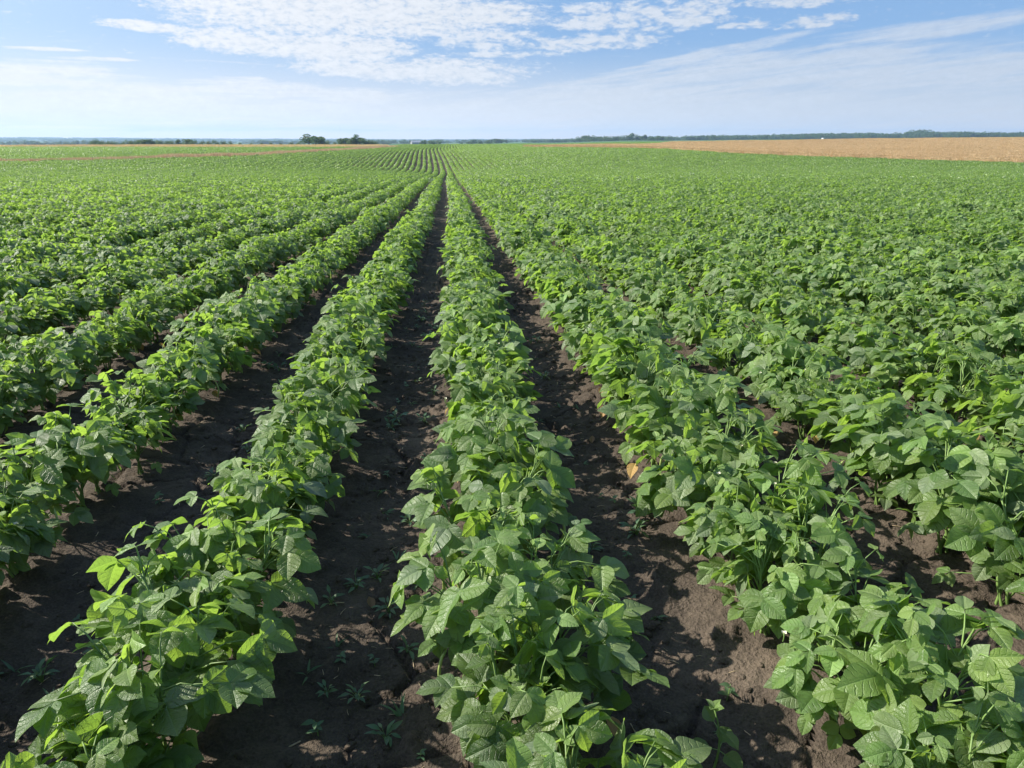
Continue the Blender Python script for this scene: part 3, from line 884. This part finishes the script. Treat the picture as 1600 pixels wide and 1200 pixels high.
# ------------------------------------------------------------------ weeds, straw and litter on the bare soil
def weed_mesh(seed, style):
    r = rs(seed); mb = MB()
    if style == 'rosette':
        for i in range(r.randint(9, 15)):
            a = i * 2.4 + r.uniform(-.3, .3); el = r.uniform(.05, .8); L = r.uniform(.022, .045)
            ax = unit(np.array([cos(a) * cos(el), sin(a) * cos(el), sin(el)])); b = np.array([0, 0, .012 + .02 * r.rand()]) + ax * r.uniform(.004, .03)
            mb.tube([[0, 0, 0], b * .6 + [0, 0, .004], b], .0011, .0008, 4, 1)
            leaflet(mb, b, ax, np.array([0, 0, 1.0]) + r.normal(0, .25, 3), L, 4, 2, r, r.rand(), 0, .19, .3, .35)
    elif style == 'grassy':
        for i in range(r.randint(6, 10)):
            a = r.uniform(0, 6.28); el = r.uniform(.2, 1.0); L = r.uniform(.028, .06)
            ax = unit(np.array([cos(a) * cos(el), sin(a) * cos(el), sin(el)]))
            leaflet(mb, np.array([r.normal(0, .005), r.normal(0, .005), 0]), ax, np.array([0, 0, 1.0]), L, 6, 2, r, r.rand(), 0, .075, .5, .5)
    else:
        mb.tube([[0, 0, 0], [.003, 0, .02], [.002, .003, .045]], .0013, .0009, 4, 1)
        for i in range(6):
            a = i * 1.57 + (i // 2) * .8; z = .015 + .012 * (i // 2); ax = unit(np.array([cos(a), sin(a), .35]))
            leaflet(mb, np.array([0, 0, z]), ax, np.array([0, 0, 1.0]), r.uniform(.018, .032), 4, 2, r, r.rand(), 0, .26, .3, .3)
    return mb.mesh('weed', [M_WEED, M_STEM])


def relief_z(x, y):
    a = np.array([x]); b = np.array([y]); return float((ground_z(a, b) + soil_relief(a, b))[0])


STRIPN = {-3: 'in the third gap left of centre row', -2: 'in the second gap left of centre row', -1: 'in the first gap left of centre row', 0: 'in the first gap right of centre row', 1: 'in the second gap right of centre row'}


def build_weeds():
    r = rs(77)
    styles = [('rosette', 5), ('grassy', 4), ('broadleaf', 3)]
    mesh = [(st, weed_mesh(600 + 10 * i + j, st)) for i, (st, n) in enumerate(styles) for j in range(n)]
    src = {}
    spots = []
    for gap, n, dmax in ((-3, 10, 4.6), (-2, 26, 5.0), (-1, 62, 6.5), (0, 24, 5.0), (1, 8, 4.2)):
        L = []
        tries = 0
        while len(L) < n and tries < 2000:
            tries += 1
            y = .85 + (dmax - .85) * r.rand() ** 1.5
            x = ROW0 + ROW * (gap + .5) + float(bend(y)) + r.normal(0, .085)
            fx, fy, d = frame_xy(np.array([x]), np.array([y]), np.array([gz(x, y)]))
            if not (5 < fx[0] < 1595 and fy[0] < 1195): continue
            if any(math.hypot(x - p[0], y - p[1]) < .06 for p in L): continue
            L.append((x, y))
        L.sort(key=lambda p: p[1])
        spots += [(gap, i + 1, x, y) for i, (x, y) in enumerate(L)]
    for gap, i, x, y in spots:
        st, me = mesh[r.randint(0, len(mesh))]
        if me.name not in src: o = link('weed', me); src[me.name] = o
        else: o = src[me.name].copy(); C.objects.link(o)
        o.location = (x, y, relief_z(x, y) - .003); o.rotation_euler = (r.normal(0, .1), r.normal(0, .1), r.uniform(0, 6.28)); o.scale = (r.uniform(.5, 1.1),) * 3
        tag(o, f"{st} bluish green weed, {ORD(i)} nearest {STRIPN[gap]}", 'weed', 'small weeds on the bare soil')
    # straw bits
    smesh = []
    for i in range(4):
        m = MB(); q = rs(50 + i); L = q.uniform(.02, .05)
        m.tube([[0, 0, 0], [L * .5, q.normal(0, .003), q.uniform(.0, .006)], [L, q.normal(0, .005), 0]], .0016, .0012, 6)
        m.f.append([5, 4, 3, 2, 1, 0]); m.m.append(0)
        smesh.append(m.mesh('straw_bit', [M_STRAW]))
    cnt = {}; src = {}
    L = []
    for gap in (-2, -1, 0, 1):
        for q in range({-2: 5, -1: 14, 0: 12, 1: 4}[gap]):
            y = .9 + 3.2 * r.rand() ** 1.4; x = ROW0 + ROW * (gap + .5) + r.normal(0, .09); L.append((gap, y, x))
    for gap, y, x in sorted(L):
        cnt[gap] = cnt.get(gap, 0) + 1
        k = r.randint(0, 4)
        if k not in src: o = link('straw_bit', smesh[k]); src[k] = o
        else: o = src[k].copy(); C.objects.link(o)
        o.location = (x, y, relief_z(x, y) + .002); o.rotation_euler = (0, r.normal(0, .15), r.uniform(0, 6.28)); o.scale = (r.uniform(.6, 1.3),) * 3
        tag(o, f"pale dry straw bit, {ORD(cnt[gap])} nearest {STRIPN[gap]}", 'straw', 'straw bits on the soil')
    # a few fallen leaves, dried brown
    lm = []
    for i in range(3):
        m = MB(); q = rs(80 + i)
        leaflet(m, np.zeros(3), np.array([0, 1., 0]), np.array([.1, 0, 1.]), q.uniform(.026, .04), 9, 6, q, .3 + .3 * i, 0, .4, .8, -.6)
        lm.append(m.mesh('dry_leaf', [M_DEAD]))
    for i, (gap, y, dx) in enumerate(((-1, 2.35, .09), (-1, 1.75, -.02), (-2, 2.6, .12), (0, 1.5, -.1), (0, 2.9, .1), (-1, 3.4, -.1), (-3, 3.2, .1), (1, 2.3, .1), (1, 3.0, -.12), (-2, 1.7, .13))):
        x = ROW0 + ROW * (gap + .5) + dx
        n = 1 + sum(1 for g2, y2, _ in ((-1, 2.35, 0), (-1, 1.75, 0), (-2, 2.6, 0), (0, 1.5, 0), (0, 2.9, 0), (-1, 3.4, 0), (-3, 3.2, 0), (1, 2.3, 0), (1, 3.0, 0), (-2, 1.7, 0)) if g2 == gap and y2 < y)
        o = link('dry_leaf', lm[i % 3]); o.location = (x, y, relief_z(x, y) + .006); o.rotation_euler = (r.normal(0, .2), r.normal(0, .2), r.uniform(0, 6.28))
        tag(o, f"shrivelled yellow brown leaf, {ORD(n)} nearest {STRIPN[gap]}", 'dry leaf', 'fallen dry leaves')


build_weeds()


def build_crumbs():
    r = rs(19); pro = []
    ico = bpy.data.meshes.new('tmp'); import bmesh
    bm = bmesh.new(); bmesh.ops.create_icosphere(bm, subdivisions=2, radius=1.0); bm.to_mesh(ico); bm.free()
    V = np.array([v.co[:] for v in ico.vertices]); F = [list(p.vertices) for p in ico.polygons]; bpy.data.meshes.remove(ico)
    for i in range(7):
        n = V * (1 + .9 * fbm(V[:, 0] * 1.6 + 9 * i, V[:, 1] * 1.6 + V[:, 2] * 1.3, 200 + i, 3))[:, None] * np.array([1, r.uniform(.7, 1), r.uniform(.5, .75)])
        m = MB(); m.add(n, F); pro.append(m)
    for i in range(3):
        m = MB(); L = 1.8; m.tube([[-L, 0, .15], [0, r.normal(0, .1), .3], [L, r.normal(0, .2), .15]], .13, .10, 5, 1); pro.append(m)
    P = []
    for i in range(15000):
        y = .8 + 6.0 * r.rand() ** 1.5; gap = r.randint(-4, 4)
        x = ROW0 + ROW * (gap + .5) + float(bend(y)) + r.normal(0, .13)
        lit = r.rand() < .07
        P.append((x, y, r.uniform(0, 6.28), r.uniform(.004, .009) if lit else .0022 + .016 * r.rand() ** 3.8, 7 + r.randint(0, 3) if lit else r.randint(0, 7)))
    P = np.array(P); z = ground_z(P[:, 0], P[:, 1]) + soil_relief(P[:, 0], P[:, 1]) - P[:, 3] * .12
    pts = np.stack([P[:, 0], P[:, 1], z, P[:, 2], P[:, 3], P[:, 4]], 1)
    scatter('soil_crumbs', pro, pts, [M_GROUND, M_STRAW], 'loose dark crumbs and bits of chaff strewn over the bare soil between rows', 'soil crumbs')


build_crumbs()


def build_seedling():
    r = rs(41); x, y = .50, 1.10
    o = thing('bean_seedling', 'lone spindly bean shoot standing in bare soil right of the centre row', 'seedling', (x, y, relief_z(x, y) - .004))
    s = MB(); f = MB()
    t = np.linspace(0, 1, 8); sp = np.stack([.018 * np.sin(t * 3), .02 * t, .17 * t], 1)
    s.tube(sp, .0030, .0016, 6)
    for k, n, L in ((3, 3, .045), (5, 2, .038), (7, 4, .020)):
        for q in range(n):
            a = q * 6.28 / n + k; ax = unit(np.array([cos(a), sin(a), .25 if k < 7 else 1.0])); e = sp[k] + ax * (.022 if k < 7 else .003)
            s.tube([sp[k], e], .0012, .001, 4)
            leaflet(f, e, ax, np.array([0, 0, 1.]) + r.normal(0, .3, 3), L, 9, 6, r, .5 if k < 7 else .92, 0, .40, .3, .3)
    link('stem', s.mesh('stem', [M_STEM]), o); link('foliage', f.mesh('foliage', [M_LEAF]), o)


build_seedling()

# ------------------------------------------------------------------ trees
def tree_protos():
    out = []
    for v in range(6):
        r = rs(700 + v); cr = MB(); tr = MB()
        squat = [1.0, .8, 1.25, .95, .7, 1.1][v]                          # height over width
        H = 1.0; Wd = H / squat / 2
        lobes = [(np.array([r.normal(0, Wd * .45), r.normal(0, Wd * .45), H * r.uniform(.22, .80)]), Wd * r.uniform(.34, .58)) for _ in range(9)]
        tr.tube([[0, 0, -.03], [.01, 0, .2], [r.normal(0, .03), 0, .45], [r.normal(0, .05), r.normal(0, .04), .75]], .035, .010, 7)
        for c, R in lobes[:6]:
            tr.tube([[0, 0, .22 + .1 * r.rand()], c * [.5, .5, .75], c], .014, .005, 5)
        for c, R in lobes:
            n = int(150 * (R / Wd / .45) ** 2)
            for i in range(n):
                d = unit(r.normal(0, 1, 3)); p = c + d * R * r.uniform(.55, 1.0) ** .6 * np.array([1, 1, .85])
                if p[2] < .06: continue
                q = unit(d + r.normal(0, .6, 3)); s = r.uniform(.022, .048)
                e1 = unit(np.cross(q, [.3, .2, 1])); e2 = np.cross(q, e1)
                cr.add([p - e1 * s, p - e2 * s * .7, p + e1 * s, p + e2 * s * .7], [[0, 1, 2, 3]], 0, (0, 0, r.rand()))
        out.append((cr, tr, cr.mesh('crown', [M_TREE]), tr.mesh('trunk', [M_BARK])))
    return out


TP = tree_protos()
F_PX = 1111.1


def az_of(px): return math.degrees(math.atan((px - 800) / 1169.0)) + YAW


def build_trees():
    r = rs(31)
    # across, distance, width, height (m) and proto
    T = []
    def add(px, D, h, v, where): T.append((az_of(px), D, h, v, where))
    L = 'along the pale grain strip on the left'
    for px, h, v in ((148, 2.7, 4), (158, 2.4, 1), (168, 1.7, 4), (176, 2.0, 1), (192, 1.5, 4), (207, 2.0, 4), (219, 2.9, 1), (229, 3.2, 0), (240, 3.0, 5), (250, 2.6, 1), (261, 2.0, 4), (269, 2.1, 4),
                     (281, 2.8, 2), (294, 3.4, 0), (302, 2.4, 4), (316, 2.1, 4), (328, 2.2, 1), (340, 2.4, 4), (351, 2.3, 1), (362, 1.9, 4), (376, 1.4, 4), (392, 1.2, 4), (410, 1.3, 4), (425, 1.4, 4), (440, 1.3, 4)):
        add(px, 430 + r.uniform(-12, 12), h * 1.25, v, L)
    L = 'in the clump left of centre'
    for px, h, v in ((456, 2.0, 1), (467, 2.0, 4), (484, 7.3, 5), (494, 6.4, 0), (505, 3.0, 1), (512, 2.4, 4), (524, 2.0, 4), (533, 2.2, 4)):
        add(px, 430 + r.uniform(-8, 8), h, v, L)
    L = 'in the dark clump at the pale strip end'
    for px, h, v in ((541, 5.2, 0), (548, 3.8, 1), (557, 7.0, 5), (563, 5.4, 0), (570, 4.0, 4), (576, 3.4, 1), (582, 2.8, 4), (588, 2.6, 4)):
        add(px, 430 + r.uniform(-8, 8), h, v, L)
    L = 'in the far hazy group behind centre rows'
    for px, h, v in ((641, 7, 2), (648, 8, 5), (654, 7, 2), (742, 8.5, 0), (748, 7, 1), (768, 8, 0), (775, 9, 0), (783, 7.5, 1), (791, 6, 2)):
        add(px, 1150 + r.uniform(-30, 30), h, v, L)
    L = 'in the grove behind the tip of the wheat'
    for px, h, v in ((906, 7.5, 1), (914, 9.2, 0), (921, 8.6, 1), (928, 7.2, 1), (936, 7.4, 0), (944, 7.2, 1), (951, 6.6, 1), (959, 6.8, 0), (966, 6.8, 1), (973, 6.4, 4), (980, 8.0, 0), (987, 9.6, 2), (994, 8.2, 1), (1001, 7.2, 0), (1007, 7.6, 2), (1016, 6.2, 1), (1026, 6.6, 1), (1034, 6.4, 0), (1042, 5.8, 4)):
        add(px, 1150 + r.uniform(-25, 25), h * 1.35, v, L)
    L = 'in the tall block of the right tree line'
    for px, h, v in ((1414, 10, 1), (1421, 12, 0), (1428, 13.5, 1), (1435, 14, 0), (1442, 13.5, 1), (1448, 11.5, 0)):
        add(px, 1750 + r.uniform(-25, 25), h * 1.55, v, L)
    src = {}; cnt = {}; tot = {}
    for t in T: tot[t[4]] = tot.get(t[4], 0) + 1
    for az, D, h, v, where in T:
        cnt[where] = cnt.get(where, 0) + 1; i = cnt[where]
        x, y = D * sin(radians(az)), D * cos(radians(az))
        kind = 'bushy shrub' if h < 3.3 else ('tall leafy tree' if h > 6 and D < 500 else 'round crowned tree')
        pos = 'leftmost' if i == 1 else ('rightmost' if i == tot[where] else ORD(i) + ' from left')
        if v not in src:
            o = thing('tree', '', 'tree'); link('crown', TP[v][2], o); link('trunk', TP[v][3], o); src[v] = o
        else: o = copy_thing(src[v])
        o.location = (x, y, gz(x, y) - .1); o.rotation_euler = (0, 0, r.uniform(0, 6.28)); wd = 1.45 if h > 5 and D < 500 else 1.15; o.scale = (h * wd * r.uniform(.9, 1.2), h * wd * r.uniform(.9, 1.2), h * .9)
        tag(o, f"{kind}, {pos} {where}", 'tree', 'trees along the field edges')
    # woods far off that read as one mass
    pro = []
    for v in range(5):
        m = MB(); q = rs(750 + v)
        for j in range(10):
            cr = TP[q.randint(0, 6)][0]
            a = rs(v * 50 + j); keep = MB()
            V = np.concatenate(cr.v); A = np.concatenate(cr.a); n = len(V) // 4
            idx = a.choice(n, n // 5, replace=False); s = 1.9
            for t in idx:
                w = V[t * 4:t * 4 + 4]; c = w.mean(0); keep.add(c + (w - c) * s, [[0, 1, 2, 3]], 0, A[t * 4:t * 4 + 4])
            m.merge(keep, np.diag([1.35, 1.35, 1.0]), (q.uniform(-2.2, 2.2), q.uniform(-.9, .9), 0), q.uniform(.75, 1.1))
        pro.append(m)
    P = []
    def band(a0, a1, D0, D1, n, h0, h1, dens=1.0):
        for i in range(n):
            az = r.uniform(a0, a1); D = r.uniform(D0, D1)
            if fbm(np.array([az * .35]), np.array([D * .002]), 95, 3)[0] < (.5 - dens) * .6: continue
            x, y = D * sin(radians(az)), D * cos(radians(az))
            P.append((x, y, gz(x, y) - .4, -radians(az) + r.normal(0, .2), r.uniform(h0, h1), r.randint(0, 5)))
    band(-44, 6, 800, 1500, 60, 2.9, 5.9, .35)
    band(-44, 8, 1500, 3300, 420, 5.0, 8.9, .55)
    band(-44, 10, 3300, 5200, 500, 7.2, 11.1, .7)
    band(-44, 56, 5200, 7200, 1500, 8.6, 13.3, 1.0)
    band(6, 56, 1500, 2600, 420, 5.0, 8.1, .8)
    band(15, 26, 1500, 1900, 190, 6.2, 9.5, .75)
    band(23, 56, 1650, 2150, 620, 6.8, 11, .85)
    band(25.5, 30.5, 1600, 1680, 90, 8, 11, 1.0)
    band(33, 36, 1650, 1720, 60, 9, 12, 1.0)
    scatter('far_woods', pro, P, [M_TREE], 'hazy bluish woods in bands along the whole horizon', 'woods')


build_trees()

# ------------------------------------------------------------------ a farm building, a white van and tall weeds
def box(mb, c, s, m=0):
    x, y, z = c; a, b, h = s[0] / 2, s[1] / 2, s[2] / 2
    V = [[x + i * a, y + j * b, z + k * h] for k in (-1, 1) for j in (-1, 1) for i in (-1, 1)]
    mb.add(V, [[0, 2, 3, 1], [4, 5, 7, 6], [0, 1, 5, 4], [2, 6, 7, 3], [0, 4, 6, 2], [1, 3, 7, 5]], m)


def build_farm():
    wall = plain_material('grey_render', (.24, .24, .24), .8, .1, 2); roof = plain_material('slate_roof', (.30, .30, .32), .6, .15, 3); dark = plain_material('dark_glass', (.03, .04, .05), .2, .1, 5)
    az, D = az_of(650), 1120; x, y = D * sin(radians(az)), D * cos(radians(az))
    o = thing('farm_building', 'low pale grey farm building among dark far trees left of the row bundle', 'building', (x, y, gz(x, y)), -radians(az) + .4)
    m = MB(); box(m, (0, 0, 1.5), (14, 7, 3.0)); m.add([[-7, -3.5, 3], [-7, 3.5, 3], [-7, 0, 5.2]], [[0, 1, 2]]); m.add([[7, -3.5, 3], [7, 3.5, 3], [7, 0, 5.2]], [[0, 2, 1]])
    link('wall', m.mesh('wall', [wall], False), o)
    m = MB(); m.add([[-7.4, -3.9, 2.85], [7.4, -3.9, 2.85], [7.4, 0, 5.35], [-7.4, 0, 5.35], [-7.4, 3.9, 2.85], [7.4, 3.9, 2.85], [-7.4, -3.9, 2.7], [7.4, -3.9, 2.7], [7.4, 0, 5.21], [-7.4, 0, 5.21], [-7.4, 3.9, 2.7], [7.4, 3.9, 2.7]],
                    [[0, 1, 2, 3], [3, 2, 5, 4], [6, 9, 8, 7], [9, 10, 11, 8], [0, 6, 7, 1], [4, 5, 11, 10], [0, 3, 9, 6], [3, 4, 10, 9], [1, 7, 8, 2], [2, 8, 11, 5]])
    link('roof', m.mesh('roof', [roof], False), o)
    for i in range(4):
        m = MB(); box(m, (-5 + i * 3.2, -3.52, 1.7), (1.1, .08, 1.2)); link('window', m.mesh('window', [dark], False), o)
    m = MB(); box(m, (6.0, -3.52, 1.05), (1.2, .08, 2.1)); link('door', m.mesh('door', [roof], False), o)

    white = plain_material('white_paint', (.85, .85, .84), .35, .03, 3); tyre = plain_material('tyre', (.02, .02, .02), .8, .1, 5)
    az, D = az_of(1283), 860; x, y = D * sin(radians(az)), D * cos(radians(az))
    o = thing('parked_van', 'tiny white van standing beyond the far edge of the wheat', 'van', (x, y, gz(x, y)), -radians(az) + 1.35)
    prof = [(-2.3, .45), (2.2, .45), (2.3, .9), (1.9, 1.15), (1.25, 1.9), (.9, 2.05), (-2.25, 2.05), (-2.35, 1.0)]
    m = MB(); n = len(prof); V = [[a, s * .92, b] for s in (-1, 1) for a, b in prof]
    m.add(V, [[i, (i + 1) % n, n + (i + 1) % n, n + i] for i in range(n)]); m.f += [list(range(n - 1, -1, -1)), list(range(n, 2 * n))]; m.m += [0, 0]
    link('body', m.mesh('body', [white], False), o)
    for sx in (-1.5, 1.45):
        for sy in (-.93, .93):
            m = MB(); m.tube([[sx, sy - .11, .33], [sx, sy, .33], [sx, sy + .11, .33]], .33, .33, 14); m.f.append(list(range(13, -1, -1))); m.m.append(0)
            link('wheel', m.mesh('wheel', [tyre], False), o)
    for sy in (-.935, .935):
        m = MB(); m.add([[.55, sy, 1.25], [1.6, sy, 1.25], [1.15, sy, 1.85], [.55, sy, 1.85]], [[0, 1, 2, 3]] if sy < 0 else [[3, 2, 1, 0]]); link('side_window', m.mesh('side_window', [dark], False), o)
    m = MB(); m.add([[1.845, -.8, 1.26], [1.845, .8, 1.26], [1.29, .75, 1.87], [1.29, -.75, 1.87]], [[0, 1, 2, 3]]); link('windscreen', m.mesh('windscreen', [dark], False), o)

    pale = leaf_material('pale_weed_leaf', False, [(0, (.16, .24, .13)), (1, (.34, .42, .28))], (.22, .34, .14), (.3, .36, .25), .3, .6)
    r = rs(12)
    for i, (px, D, h, lab) in enumerate(((297, 58, .72, 'pale tall weed above the beans, right one of the left pair'), (222, 58, .66, 'pale tall weed above the beans, left one of the left pair'),
                                          (1085, 50, .60, 'pale whitish weed standing above the beans right of centre'), (673, 36, .50, 'yellowish weed in the dark gap left of the far centre row'))):
        az = az_of(px); x, y = D * sin(radians(az)), D * cos(radians(az))
        o = thing('tall_weed', lab, 'weed', (x, y, gz(x, y) - .02), 0, 'tall weeds above the crop')
        s = MB(); f = MB()
        for b in range(4):
            a = r.uniform(0, 6.28); top = np.array([cos(a) * .14, sin(a) * .14, h * r.uniform(.8, 1.0)])
            s.tube([[0, 0, 0], top * [.4, .4, .55], top], .006, .003, 5)
            for q in range(16):
                t = r.uniform(.45, 1.0); p = np.array([top[0] * t, top[1] * t, top[2] * t]); ph = r.uniform(0, 6.28)
                leaflet(f, p, unit(np.array([cos(ph), sin(ph), r.uniform(-.3, .6)])), np.array([0, 0, 1.]), r.uniform(.08, .15), 3, 2, r, r.rand(), 0, .3, .2, .3)
        link('foliage', f.mesh('foliage', [pale]), o); link('stem', s.mesh('stem', [M_STEM]), o)


build_farm()


# ------------------------------------------------------------------ the air between here and the hills
def build_haze():
    m = bpy.data.materials.new('air'); m.use_nodes = True
    t = NT(m.node_tree); t.n.clear(); out = t.new('ShaderNodeOutputMaterial')
    v = t.new('ShaderNodeVolumePrincipled'); v.inputs['Color'].default_value = (.48, .71, .97, 1); v.inputs['Density'].default_value = HAZE
    v.inputs['Anisotropy'].default_value = 0.2
    t.l.new(v.outputs[0], out.inputs['Volume'])
    mb = MB(); box(mb, (0, 3650, 40), (15000, 7900, 120))
    o = link('haze', mb.mesh('haze', [m], False)); tag(o, 'pale blue air between the field and the far hills', 'haze', None, 'stuff')


HAZE = 1.6e-4
build_haze()
